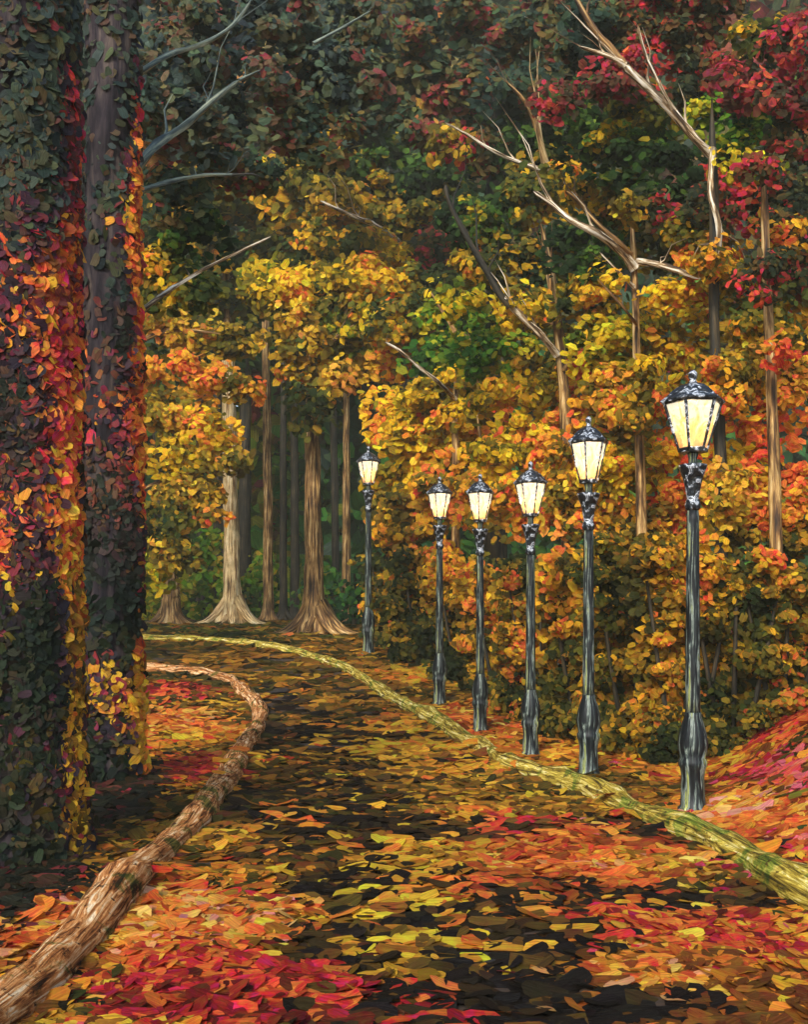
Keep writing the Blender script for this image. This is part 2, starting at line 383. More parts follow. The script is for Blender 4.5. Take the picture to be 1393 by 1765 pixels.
LK = [(0,1765),(110,1655),(205,1556),(330,1430),(395,1340),(438,1275),(444,1232),(424,1196),(385,1174),(330,1163),(250,1160)]
RK = [(1393,1565),(1290,1492),(1200,1448),(1050,1388),(960,1352),(880,1322),(800,1280),(700,1220),(610,1166),(520,1130),(400,1111),(250,1105)]
lk = [G(*p) for p in LK]; rk = [G(*p) for p in RK]
lk = [Vector((-1.55, -3, 0)), Vector((-1.6, 1, 0))]+lk+[Vector((lk[-1].x-3, lk[-1].y+.2, 0)), Vector((lk[-1].x-9, lk[-1].y-.3, 0))]
rk = [Vector((2.6, -3, 0)), Vector((2.5, 2, 0))]+rk+[Vector((rk[-1].x-3, rk[-1].y+.2, 0)), Vector((rk[-1].x-8, rk[-1].y-.2, 0))]
def dense(pts, step):
    sp = smooth_pts(pts, 12); out = [sp[0]]; acc = 0
    for a, b in zip(sp, sp[1:]):
        acc += (b-a).length
        if acc >= step: out.append(b); acc = 0
    return out
def resample(pts, n):
    d = [0]
    for a, b in zip(pts, pts[1:]): d.append(d[-1]+(Vector((b.x-a.x, b.y-a.y)).length))
    t = np.linspace(0, d[-1], n)
    return np.stack([np.interp(t, d, [p.x for p in pts]), np.interp(t, d, [p.y for p in pts])], 1)
lkd = dense(lk, .08); rkd = dense(rk, .08)
a = resample(lkd, 150); b = resample(rkd, 150); nw = 16
vv = []; ff = []
for i in range(150):
    for j in range(nw+1):
        q = a[i]*(1-j/nw)+b[i]*j/nw; vv.append((q[0], q[1], float(gz(q[0], q[1]))+.012))
for i in range(149):
    for j in range(nw):
        k = i*(nw+1)+j; ff.append((k, k+1, k+nw+2, k+nw+1))
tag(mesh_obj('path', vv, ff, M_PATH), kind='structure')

def kerb(name, pts, r, mat, label, sq, seed):
    c = [Vector((p.x, p.y, float(gz(p.x, p.y))+r*sq*.42)) for p in pts]
    n = len(c); rr = [r*(1+.13*math.sin(i*.21+seed)+.10*math.sin(i*.53)+.04*math.sin(i*1.3+seed)) for i in range(n)]
    for i in range(n): c[i].x += .03*math.sin(i*.23+seed); c[i].z += .015*math.sin(i*.37)
    mb = MB().tube(c, rr, 24, rough=.08, squash=sq, seed=seed)
    V = np.array([tuple(v) for v in mb.v]); A = np.repeat(np.array([tuple(q) for q in c]), 25, axis=0)
    d = V-A; d *= (1+.085*noise3(V, 3.0, seed)+.05*noise3(V, 8.0, seed+1))[:, None]
    mb.v = [Vector(q) for q in A+d]
    o = mb.build(name, mat, origin=None)
    tag(o, label, 'kerb'); return o
kerb('path_kerb', lkd, .118, M_KERBL, 'rounded brown log-like kerb hooking round the inner left side of the path', .95, 1)
kerb('path_kerb', rkd, .114, M_KERBR, 'mossy yellow kerb sweeping along the outer side of the path below the lamps', 1.0, 2)

# inside-path test
poly = np.concatenate([a, b[::-1]])
def inside(x, y):
    r = np.zeros(len(x), bool); j = len(poly)-1
    for i in range(len(poly)):
        xi, yi = poly[i]; xj, yj = poly[j]
        if yi != yj:
            cnd = ((yi > y) != (yj > y)) & (x < (xj-xi)*(y-yi)/(yj-yi)+xi)
            r ^= cnd
        j = i
    return r
# fallen leaves
def blob(x, y, cx, cy, rx, ry): return np.exp(-((x-cx)/rx)**2-((y-cy)/ry)**2)
def pblob(x, y, px, py, wx, hy):
    c = G(px, py); c2 = G(px, py+hy); c3 = G(px, py-hy)
    return blob(x, y, c.x, c.y, wx*c.y/F, max(.25, (c3.y-c2.y)/2))
LP = dict(
 mixed=[(1.5,(110,64,26)),(2,(176,104,36)),(2.4,(222,128,44)),(2,(232,160,46)),(1.4,(240,190,60)),(1.2,(214,80,40))],
 red=[(2,(96,36,24)),(3,(156,40,30)),(2.4,(206,44,46)),(3,(226,84,46)),(2.4,(236,130,56))],
 pink=[(1,(150,26,36)),(3,(200,36,60)),(3,(216,60,80)),(2,(232,110,110)),(1,(226,96,60))],
 orange=[(1.4,(150,70,30)),(3,(214,96,44)),(3,(232,124,50)),(2.5,(238,156,56)),(1.2,(246,190,80)),(.6,(236,150,130))],
 gold=[(1.6,(100,74,26)),(2.6,(164,112,34)),(3,(214,150,44)),(2.4,(236,176,54)),(1.2,(220,194,52)),(2,(230,122,48))],
 brown=[(3,(56,54,22)),(3,(94,76,28)),(3,(138,92,32)),(1.4,(180,122,40)),(.6,(206,150,50))],
 shade_umber=[(3.4,(34,28,24)),(3,(50,40,26)),(2,(84,62,30)),(1.6,(132,96,38)),(1,(104,52,36))],  # dark browns that paint the dappled shade on the path
 moss=[(3,(50,62,26)),(3,(86,92,34)),(2.4,(130,124,42)),(1.4,(176,140,48)),(.6,(200,110,50))],
 dark=[(3,(30,32,24)),(3,(50,46,30)),(2,(76,50,36)),(1,(120,44,46)),(.5,(170,50,60))],
)
def fallen():
    n0 = 330000
    Y = rng.uniform(3.2, 34, n0)
    keepd = rng.random(n0) < np.clip((7.0/Y)**1.15, .05, 1); Y = Y[keepd]
    x = rng.uniform(-1, 1, len(Y))*(.52*Y+1.0)
    y = Y; n = len(x)
    ins = inside(x, y)
    P = np.stack([x, y, np.zeros(n)], 1)
    # streaks that run across the path
    st = noise3(P*np.array([.55, 1.9, 0]), 1.5, 1); fi = noise3(P, 2.4, 2)
    f_shade = (1.0*pblob(x, y, 560, 1330, 130, 110)+1.1*pblob(x, y, 800, 1680, 240, 70)+.9*pblob(x, y, 620, 1470, 160, 60)+.9*pblob(x, y, 470, 1225, 90, 30)+.5*pblob(x, y, 700, 1390, 120, 40)
              +1.0*pblob(x, y, 620, 1600, 150, 60)+1.3*pblob(x, y, 1000, 1750, 400, 18)+1.1*pblob(x, y, 850, 1620, 300, 40))  # dappled shade bands: leaf cover thinned to show the dark path
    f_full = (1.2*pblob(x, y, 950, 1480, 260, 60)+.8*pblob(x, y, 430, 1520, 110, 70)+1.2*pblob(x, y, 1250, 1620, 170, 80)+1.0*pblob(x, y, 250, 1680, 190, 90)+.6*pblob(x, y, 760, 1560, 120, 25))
    cov = np.where(ins, .56+.50*f_full-.72*f_shade+.44*st+.12*fi, 1.0); cov = np.where(ins, np.maximum(cov, .2), cov)
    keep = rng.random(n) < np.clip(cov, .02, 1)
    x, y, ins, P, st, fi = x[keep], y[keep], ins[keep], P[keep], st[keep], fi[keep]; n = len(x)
    near = np.zeros(n, bool)
    for pts in (lkd, rkd):
        for q in pts: near |= ((x-q.x)**2+(y-q.y)**2) < (.10)**2
    x, y, ins, P, st, fi = x[~near], y[~near], ins[~near], P[~near], st[~near], fi[~near]; cv = cov[keep][~near]; n = len(x)
    z = gz(x, y)+np.where(ins, .014, .004)+rng.uniform(0, .02, n); P[:, 2] = z
    # which colours lie where
    fields = dict(
      mixed=.45+0*x,
      red=.9*pblob(x, y, 330, 1135, 150, 12)+1.1*pblob(x, y, 1340, 1260, 90, 40)+1.3*pblob(x, y, 310, 1195, 120, 22)+.9*pblob(x, y, 450, 1540, 80, 50)+.65*pblob(x, y, 460, 1690, 110, 35)+.9*pblob(x, y, 1300, 1640, 120, 60)+.8*pblob(x, y, 330, 1330, 70, 30)+.6*pblob(x, y, 880, 1430, 90, 20)+1.0*pblob(x, y, 560, 1755, 300, 14)+.7*pblob(x, y, 1060, 1600, 60, 30)+.3*pblob(x, y, 250, 1700, 100, 50),
      pink=.95*pblob(x, y, 1380, 1340, 60, 80)+.8*pblob(x, y, 1370, 1450, 40, 40)+.5*pblob(x, y, 1350, 1600, 50, 60),
      orange=1.0*pblob(x, y, 1000, 1510, 220, 60)+1.0*pblob(x, y, 300, 1250, 130, 40)+1.0*pblob(x, y, 230, 1560, 160, 70)+1.0*pblob(x, y, 1260, 1390, 120, 40)+.8*pblob(x, y, 480, 1430, 80, 50)+.8*pblob(x, y, 1130, 1700, 140, 40)+.7*pblob(x, y, 820, 1270, 60, 30)+.5*pblob(x, y, 420, 1620, 120, 40),
      gold=1.1*pblob(x, y, 720, 1290, 220, 60)+.9*pblob(x, y, 700, 1500, 170, 90)+.8*pblob(x, y, 1080, 1490, 90, 40)+1.0*pblob(x, y, 720, 1650, 200, 60)+1.0*pblob(x, y, 320, 1270, 80, 25)+1.0*pblob(x, y, 700, 1150, 130, 40)+.8*pblob(x, y, 480, 1130, 90, 14)+.8*pblob(x, y, 560, 1180, 200, 25),
      brown=1.6*pblob(x, y, 450, 1082, 420, 18)+1.1*pblob(x, y, 1030, 1360, 140, 25)+.8*pblob(x, y, 650, 1100, 80, 30)+.7*pblob(x, y, 480, 1150, 150, 16)+.35*pblob(x, y, 560, 1330, 150, 100)+.6*pblob(x, y, 300, 1420, 120, 50),
      shade_umber=0*x, moss=0*x,
      dark=2.4*pblob(x, y, 40, 1440, 150, 130)+1.3*pblob(x, y, 170, 1370, 80, 60))
    names = list(fields); Fm = np.stack([fields[k] for k in names], 1)
    Fm = Fm+.22*np.stack([noise3(P*np.array([.7, 1.3, 0]), 1.1, k) for k in range(len(names))], 1)*(Fm > .05)+rng.normal(0, .16, Fm.shape)
    Fm[:, names.index('moss')] += np.clip((y-21.5)/3, 0, 1)*1.6*~ins
    # dappled shade on the path, painted as darker brown leaves
    dk = ins & (cv < .6); Fm[:, names.index('shade_umber')] += np.where(dk, (.6-cv)*2.4+rng.normal(0, .4, n), 0)
    idx = Fm.argmax(1)
    C = np.zeros((n, 3))
    for k, nm in enumerate(names):
        s = idx == k
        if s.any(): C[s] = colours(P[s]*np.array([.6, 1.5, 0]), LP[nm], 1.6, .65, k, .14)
    # leaves that lie along and over the kerbs
    for pts, r in ((lkd, .134), (rkd, .130)):
        A = np.array([tuple(q) for q in pts if 3 < q.y < 22 and abs(q.x) < 12]); kk = rng.integers(0, len(A), 260)
        off = rng.uniform(-1.5, 1.5, 260)*r
        xx = A[kk, 0]+off; yy = A[kk, 1]+rng.uniform(-.1, .1, 260)
        sel = ((np.abs(off) > r*1.0) | (rng.random(260) < .10)) & (yy < 12)
        xx, yy, off = xx[sel], yy[sel], off[sel]
        zz = gz(xx, yy)+np.sqrt(np.clip(1-(off/r/1.12)**2, 0, 1))*r*1.2*1.02+.012
        x = np.concatenate([x, xx]); y = np.concatenate([y, yy]); P = np.concatenate([P, np.stack([xx, yy, zz], 1)])
        C = np.concatenate([C, colours(P[-len(xx):], LP['mixed'], 3, .8, 1)])
    n = len(x)
    # normals from the terrain
    e = .05
    N = np.stack([-(gz(x+e, y)-gz(x-e, y))/(2*e), -(gz(x, y+e)-gz(x, y-e))/(2*e), np.ones(n)], 1)
    N += rng.normal(size=(n, 3))*np.array([.16, .16, 0])+np.array([0, -.1, 0])
    C *= np.where(np.concatenate([idx == names.index('shade_umber'), np.zeros(len(C)-len(idx), bool)]), .58, .80)[:, None]
    L = (.070+.0085*y)*rng.uniform(.55, 1.4, n)
    T = np.stack([np.ones(n), rng.normal(0, .35, n), np.zeros(n)], 1)
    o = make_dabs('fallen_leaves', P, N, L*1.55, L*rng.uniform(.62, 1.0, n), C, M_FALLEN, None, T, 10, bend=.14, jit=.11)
    tag(o, 'red, orange and yellow fallen leaves scattered over the path and verges', 'leaves', kind='stuff')
fallen()

# ---------------------------------------------------------------- lamps
LG = 'lit street lamps standing in a row along the path'
def make_lamp():
    root = empty('street_lamp', (0, 0, 0))
    rows = lambda y: (1400-y)/212.5        # rows of the nearest lamp turned into metres
    b = MB().lathe([(.115,0),(.118,.05),(.098,.07),(.092,.18),(.088,.30),(.098,.37),(.112,.40),(.112,.44),(.098,.46),(.112,.52),(.118,.58),(.106,.66),(.084,.74),(.064,.80),(.064,.83)], 22)
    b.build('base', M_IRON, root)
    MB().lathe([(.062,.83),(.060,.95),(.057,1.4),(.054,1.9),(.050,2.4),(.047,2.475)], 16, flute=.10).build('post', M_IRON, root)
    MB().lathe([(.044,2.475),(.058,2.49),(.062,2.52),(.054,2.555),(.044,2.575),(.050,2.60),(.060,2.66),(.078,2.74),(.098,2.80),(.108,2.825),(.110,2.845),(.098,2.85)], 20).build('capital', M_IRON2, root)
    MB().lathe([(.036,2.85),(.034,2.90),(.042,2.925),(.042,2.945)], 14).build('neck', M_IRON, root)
    z0, z1, r0, r1 = 2.975, 3.345, .112, .222
    rot = math.radians(-90-30)
    fr = MB(); fr.lathe([(.085,2.945),(.118,2.95),(.122,2.975),(.112,2.985),(.02,2.985)], 6, rot=rot)
    fr.lathe([(.205,3.335),(.236,3.338),(.244,3.352),(.228,3.362),(.02,3.362)], 6, rot=rot)
    for k in range(6):
        th = rot+k*math.pi/3
        A = Vector((r0*math.cos(th), r0*math.sin(th), z0)); B = Vector((r1*math.cos(th), r1*math.sin(th), z1))
        fr.tube([A, (A+B)/2, B], [.011,.012,.014], 6, rough=0)
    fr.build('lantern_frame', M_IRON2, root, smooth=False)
    for k in range(6):
        t0, t1 = rot+k*math.pi/3, rot+(k+1)*math.pi/3
        q = []
        for rr, zz in ((r0*.985, z0+.008), (r1*.985, z1-.008)):
            for th in (t0, t1): q.append(Vector((rr*math.cos(th), rr*math.sin(th), zz)))
        mid = sum(q, Vector())/4; nrm = Vector((mid.x, mid.y, 0)).normalized()*.006
        v = [w for w in q]+[w-nrm for w in q]
        f = [(0,1,3,2),(4,6,7,5),(0,4,5,1),(2,3,7,6),(0,2,6,4),(1,5,7,3)]
        mesh_obj('glass_pane', v, f, M_GLASS, root, smooth=False)
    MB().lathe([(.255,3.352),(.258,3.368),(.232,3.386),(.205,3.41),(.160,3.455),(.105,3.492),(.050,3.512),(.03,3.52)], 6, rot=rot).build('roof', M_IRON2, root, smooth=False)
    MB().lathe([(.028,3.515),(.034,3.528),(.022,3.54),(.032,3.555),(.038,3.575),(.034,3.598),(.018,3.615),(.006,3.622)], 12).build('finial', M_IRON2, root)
    return root
lamp0 = make_lamp()
lamps = [(1195,1400,765,'tallest looking lit street lamp, nearest to the viewer by the red leaf bank'),
 (1015,1338,623,'second nearest lit street lamp, just left of the tallest looking one'),
 (915,1305,510,'lit street lamp third from the near end of the row'),
 (828,1262,447,'lit street lamp third from the far end of the row, with a small lantern'),
 (758,1215,395,'second farthest lit street lamp, lowest topped of the row'),
 (635,1128,360,'farthest lit street lamp, standing apart on the left beside the woodland')]
def copy_tree(o, parent=None):
    c = o.copy(); COL.objects.link(c)
    if parent is not None: c.parent = parent
    for ch in [k for k in list(bpy.data.objects) if k.parent == o]: copy_tree(ch, c)
    return c
LAMP_POS = []
for i, (px, by, hpx, lab) in enumerate(lamps):
    o = lamp0 if i == 0 else copy_tree(lamp0)
    g = G(px, by)
    s = hpx*g.y/F/3.622
    s = min(max(s, .94), 1.22)
    Y = s*3.622*F/hpx
    g = GY(px, Y); o.location = (g.x, g.y, g.z-.015); o.scale = (s*1.03,)*2+(s,); o.rotation_euler.z = [0,.15,-.2,.3,.1,-.1][i]-math.atan2(g.x, g.y)*0
    tag(o, lab, 'street lamp', LG)
    LAMP_POS.append((px, Y, g.z, s))
    if i:                                # the other lanterns are slimmer
        for ch in bpy.data.objects:
            if ch.parent == o and ch.name.split('.')[0] in ('roof', 'lantern_frame', 'glass_pane', 'finial'): ch.scale = (.80, .80, 1)
    L = bpy.data.lights.new('lantern_glow', 'POINT'); L.energy = 50; L.color = (1, .72, .36); L.shadow_soft_size = .04
    lo = bpy.data.objects.new('lantern_glow', L); COL.objects.link(lo); lo.parent = o; lo.location = (0, 0, 3.17)
print('LAMPS', LAMP_POS)

# ---------------------------------------------------------------- trees
def line(pts, Y):
    """limb axis: (px,py[,Y]) list"""
    return [W(p[0], p[1], p[2] if len(p) > 2 else Y) for p in pts]
def limb(root, o0, pts, Y, w0, w1, mat=None, name='limb', k=4, seg=8):
    P = smooth_pts(line(pts, Y), k); n = len(P)
    kk = Y/F/2
    rr = [(w0+(w1-w0)*i/(n-1))*kk*(1+.1*math.sin(i*1.7)) for i in range(n)]
    rr = [r*.7 for r in rr]; rr[-1] *= .3
    r_ = random.Random(n*31+int(w0*7)+len(bpy.data.objects)); mb = MB().tube(P, rr, seg, rough=.12, seed=n)
    for t in range(3 if w0 > 12 else 1):            # small twigs forking off
        i = r_.randint(n//3, n-2); d = (P[i+1]-P[i]).normalized(); ln = w0*k2*r_.uniform(1.6, 3.2) if (k2 := Y/F) else 1
        u = Vector((r_.uniform(-1, 1), r_.uniform(-.4, .4), r_.uniform(.1, 1))).normalized()
        q = [P[i], P[i]+(d*.75+u*.5)*ln*.5, P[i]+(d*.9+u*.9)*ln, P[i]+(d*1.3+u)*ln*1.25]
        mb.tube(q, [rr[i]*.45, rr[i]*.34, rr[i]*.2, rr[i]*.07], 6, rough=.05)
    return mb.build(name, mat or M_LIMB, root, origin=o0)
def tree(name, label, cat, px, Y, top, w0, w1, mat, puffs=None, limbs=(), group=None, lean=(), flare=0, toes=0, leafpx=11.5, dens=2.9, roots=()):
    base = GY(px, Y); o0 = Vector(base)
    root = empty(name, o0); tag(root, label, cat, group)
    pts = [Vector((base.x, base.y, base.z-.15)), Vector(base)]
    axis_px = [(px+0.0, None)]+list(lean)
    H0 = HZ-(base.z-CH)*F/Y
    anchors = [(px, H0)]+list(lean)+([] if lean and lean[-1][1] <= top else [(px if not lean else lean[-1][0], top)])
    ctl = [W(ax, ay, Y) for ax, ay in anchors]
    dl = [0]
    for q, r in zip(ctl, ctl[1:]): dl.append(dl[-1]+(r-q).length)
    f0 = (flare or .5)*1.2
    ts = np.concatenate([np.linspace(0, f0, 9), np.linspace(f0, dl[-1], 30)[1:]])
    xyz = np.stack([np.interp(ts, dl, [c[a_] for c in ctl]) for a_ in range(3)], 1)
    xs_ = np.convolve(np.pad(xyz[:, 0], 2, mode='edge'), np.ones(5)/5, mode='valid')
    xyz[2:-2, 0] = xs_[2:-2]
    sp = [Vector(q) for q in xyz]; n = len(sp)
    L = [0]
    for q, r in zip(sp, sp[1:]): L.append(L[-1]+(r-q).length)
    k = Y/F/2; rr = []; lob = []
    for i in range(n):
        t = L[i]/L[-1]; r = (w0+(w1-w0)*t)*k
        fl = math.exp(-L[i]/(flare*.42)) if flare else 0
        rr.append(r*(1+(.25 if 'ivy' in name else .75)*fl)*(1+.03*math.sin(i*1.9))); lob.append((.04 if 'ivy' in name else .55)*fl)
    sp[0].z -= .12
    if 'ivy' not in name:
        for q, fr in ((-1, .15), (-2, .5), (-3, .8)): rr[q] *= fr
    mb = MB().tube(sp, rr, 20 if w0 > 20 else 12, lobes=5, lobe=lob if flare else None, rough=.07, seed=int(px))
    tr = mb.build('trunk', mat, root, origin=o0)
    for (dx, dy, ln, wr) in roots:       # root toes creeping out over the ground
        A = sp[0]+Vector((dx*.22*ln, dy*.22*ln, .12+.40*ln)); R = w0*k
        q = []
        for j in range(7):
            t = j/6; x = base.x+dx*ln*(.12+.88*t); y = base.y+dy*ln*(.12+.88*t)
            q.append(Vector((x, y, float(gz(x, y))+(1-t)**2.6*ln*.62+.01+wr*.3*(1-t))))
        MB().tube(q, [wr*(1.15-.75*j/6) for j in range(7)], 9, rough=.12, seed=int(px)+int(ln*10)).build('root', mat, root, origin=o0)
    for l in limbs:
        pts_, w0_, w1_ = l[:3]; m_ = l[3] if len(l) > 3 else M_LIMB
        limb(root, o0, pts_, pts_[0][2] if len(pts_[0]) > 2 else Y, w0_, w1_, m_)
    if puffs: crown('crown', puffs, root, o0, leafpx, dens)
    return root, o0, sp, rr

# far-off woodland that closes the view
def woodland():
    Ps = []; 
    for (Yc, n, zmax) in ((47, 36000, 40), (52, 30000, 46), (58, 26000, 52)):
        x = rng.uniform(-.62, .62, n)*Yc; y = Yc+rng.normal(0, 1.6, n); z = 1.0+rng.random(n)**1.15*zmax
        Ps.append(np.stack([x, y, z], 1))
    for sx in (-1, 1):     # the wood closes round the sides too
        n = 9000; y = rng.uniform(8, 50, n); x = sx*(.56*y+9+rng.normal(0, 1.2, n)); z = gz(x, y)+rng.random(n)*26
        Ps.append(np.stack([x, y, z], 1))
    n = 26000; Ps.append(np.stack([rng.uniform(-.6, .6, n)*50, 50+rng.normal(0, 1.5, n), 16+rng.random(n)*28], 1))
    P = np.concatenate(Ps); n = len(P)
    N = np.array([0, -1., .35])+rng.normal(size=(n, 3))*.5; N[:, 0] -= np.sign(P[:, 0])*(np.abs(P[:, 0]) > .5*P[:, 1]+6)*1.5
    cl = noise3(P, .22, 3); C = colours(P, PAL['wood'], .35, .5)
    hi = 1/(1+np.exp(-(P[:, 2]-15)/3.0))
    C2 = colours(P, PAL['teal'], .35, .5)
    C = np.where((rng.random(n) < hi)[:, None], C2, C)
    L = rng.uniform(.55, 1.25, n)
    o = make_dabs('woodland', P, N, L, L*.65, C, M_LEAF, None, None, 6)
    tag(o, 'dark green far-off wood closing the view behind the trunks', 'wood', kind='stuff')
woodland()

TW = 'tree trunks in the wood beyond the bend'
# thin far trunks
far = [(345,41,560,15,11,'slim mossy green trunk in the wood, left of the pale flared one',M_DARK),
 (376,39,640,20,16,'dark brown trunk half hidden directly behind the pale flared trunk',M_DARK),
 (421,40,600,24,18,'dark trunk close on the right of the pale flared trunk',M_DARK),
 (462,35,480,18,12,'tall brown trunk midway between the two big flared trunks',M_BROWN),
 (488,38,520,14,9,'thin brown trunk just right of the tall brown one in the wood',M_DARK),
 (508,43,600,16,12,'dark greenish trunk close on the left of the big forked-root trunk',M_DARK),
 (578,42,620,14,11,'dim slender trunk between the big brown trunk and the short lit one',M_DARK),
 (597,33,560,16,9,'short looking lit brown trunk left of the farthest lamp',M_BROWN),
 (273,37,700,16,12,'slim trunk farthest left in the wood, beside the ivy-clad tree',M_DARK)]
for (px, Y, top, w0, w1, lab, mt) in far:
    t_px = px+random.uniform(-6, 6)
    tree('tree', lab, 'tree', px, Y, top, w0, w1, mt, lean=[(px, 900), (t_px, top)], flare=.55, group=TW,
         puffs=[(t_px, top-20, 55, 60, Y+.6, 'darkgreen', .7, 16), (t_px+20, top-110, 70, 70, Y+1, 'darkgreen', .6, 16)],
         roots=[(.8, -.5, .7, .09), (-.8, -.5, .6, .08)])
# dead stub at the left
tree('tree_stump', 'short broken stump in yellow undergrowth left of the pale flared trunk', 'stump', 294, 31, 985, 34, 26, M_BROWN, flare=.7, roots=[(.9,-.4,.9,.15),(-.9,-.4,.9,.15)])

# pale flared trunk
tree('tree', 'pale lit trunk with spreading roots and gold leaves beside the dark wood', 'tree', 401, 31, 420, 28, 20, M_PALE,
     lean=[(399, 960), (396, 800), (394, 640), (392, 500)], flare=1.4,
     roots=[(.9,-.45,1.25,.2),(-.95,-.35,1.2,.17),(.15,-1,.9,.19),(-.45,-.9,.8,.15)],
     puffs=[(400,480,120,70,30,'olive'),(300,430,100,70,29,'olive'),(420,370,110,60,30,'olive'),(330,330,110,60,29,'olive'),(500,400,80,60,31,'olive'),(460,470,60,40,29,'yellowgreen',1.1)],
     limbs=[([(392,560,30),(388,470,30),(386,380,29.5)],16,8,M_BROWN)])
# big brown trunk
tree('tree', 'thick brown trunk with cream streaks and widely spread roots', 'tree', 541, 26, 520, 34, 19, M_BROWN,
     lean=[(541, 1000), (539, 860), (538, 700), (535, 600)], flare=1.4,
     roots=[(1,-.35,1.2,.20),(.7,-.8,1.15,.17),(-1,-.3,1.0,.2),(-.3,-1,.7,.2)],
     puffs=[(600,560,80,60,25,'yellowgreen'),(540,530,70,60,25.5,'olive'),(600,620,60,50,25,'goldbrown'),(660,540,60,50,25,'olive'),(490,500,80,50,25,'yellow',1.0),(620,480,80,45,25,'yellow',1.1),(560,430,100,45,26,'olive'),(515,570,50,50,24.5,'goldbrown',.8),(690,610,45,40,25,'orange',.8),(528,700,40,60,24.8,'olive',.8),(565,650,40,40,24.8,'goldbrown',.8),(500,620,35,40,24.8,'olive',.8)],
     limbs=[([(538,640,25.5),(560,600,25),(610,560,24.6)],16,6,M_BROWN)])
# gold tree leaning out from behind the ivy
tree('tree', 'gold and orange leaved tree drooping in layers right of the ivy-clad trunks', 'tree', 215, 24, 470, 40, 26, M_BROWN, leafpx=11,
     puffs=[(320,560,75,42,23,'goldbrown'),(390,590,70,30,23,'goldbrown'),(310,640,80,42,22,'orange'),(385,670,62,26,22,'orange',.9),(300,710,75,40,22,'goldbrown'),(350,745,75,32,22,'yellow'),
            (390,790,55,22,22,'goldbrown'),(300,790,70,38,22,'yellow'),(320,850,70,34,22,'goldbrown'),(365,890,35,18,22,'orange',.9),(280,900,60,40,22,'olive'),(300,955,45,28,22,'goldbrown'),(265,970,50,60,22.5,'yellowgreen',.9),(270,620,60,200,24,'olive',.8)],
     limbs=[([(220,600,23.5),(290,570,23),(380,575,22.5)],16,5,M_BROWN),([(220,740,23.5),(290,720,22.5),(400,735,22)],14,4,M_BROWN),([(222,860,23.5),(280,830,22.5),(370,845,22)],12,4,M_BROWN)])
# undergrowth shrubs added in the wood; bright green stands for its green light
for (px, Y, rw, hh, pal, lab) in ((355,37,60,150,'moss','bright green bush added as a glow of light left of the pale flared trunk in the wood'),(445,39,45,120,'moss','low green bush between the dim trunks, right of the pale flared one'),(262,34,40,120,'yellowgreen','yellow green bush beside the broken stump'),(560,38,50,90,'wood','deep green bush just behind the spreading roots of the thick trunk'),(610,30,28,90,'wood','small dark bush left of the farthest lamp')):
    g = GY(px, Y); br = HZ-(g.z-CH)*F/Y
    root = empty('bush', g); tag(root, lab, 'bush', 'bushes under the trees of the wood')
    crown('foliage', [(px, br-hh*.35, rw, hh*.4, Y, pal), (px+12, br-hh*.7, rw*.6, hh*.35, Y, pal)], root, g, 11, 2.4)
    MB().tube([g, g+Vector((.1, 0, .8)), g+Vector((0, .1, 1.6))], [.08,.06,.03], 7).build('stem', M_DARK, root, origin=g)
# ---- trees behind the lamps
tree('tree', 'maple with long pale limb sweeping up to the left above the second lamp', 'tree', 1112, 14.5, 350, 24, 9, M_BROWN,
     lean=[(1107, 900), (1102, 750), (1097, 600), (1096, 500), (1092, 420), (1088, 350)],
     puffs=[(1180,545,90,70,15.3,'yellow'),(1050,600,80,70,15.6,'yellowgreen'),(1150,640,90,60,15.6,'yellow'),(1060,700,80,70,15.2,'orange'),(1180,730,90,70,15.6,'orange'),(1080,800,90,70,15.2,'yellow'),(1180,850,80,70,15.4,'orange'),
            (1010,520,70,60,16,'olive'),(1020,430,90,60,15.9,'darkgreen'),(1150,420,80,50,15.8,'olive'),(1060,340,90,60,16,'olive'),(1150,510,40,28,14,'yellow',.7),(1060,480,30,22,14,'yellow',.6),(1102,690,32,55,13.9,'orange',.9),(1110,630,30,20,13.9,'yellow',.9),(1088,350,34,26,13.9,'goldbrown',.9),(1130,920,80,60,15.4,'hedgewarm'),(1050,890,60,50,15.4,'orange',.9)],
     limbs=[([(1094,462,14.4),(1070,432,14.2),(1030,402,14),(985,380,14),(950,350,14),(920,330,14)],24,8),
            ([(1094,495,14.4),(1060,462,14.1),(1034,435,14)],9,5),
            ([(1100,450,14.4),(1150,460,14),(1210,480,13.8)],17,12),([(1210,478,13.8),(1255,492,13.7),(1292,512,13.6)],16,6),
            ([(1088,440,14.3),(1070,420,14.1),(1030,385,14.1),(995,345,14.1),(975,330,14)],14,7,M_BROWN),
            ([(1098,560,14.4),(1075,530,14),(1030,480,14)],8,5,M_BROWN)])
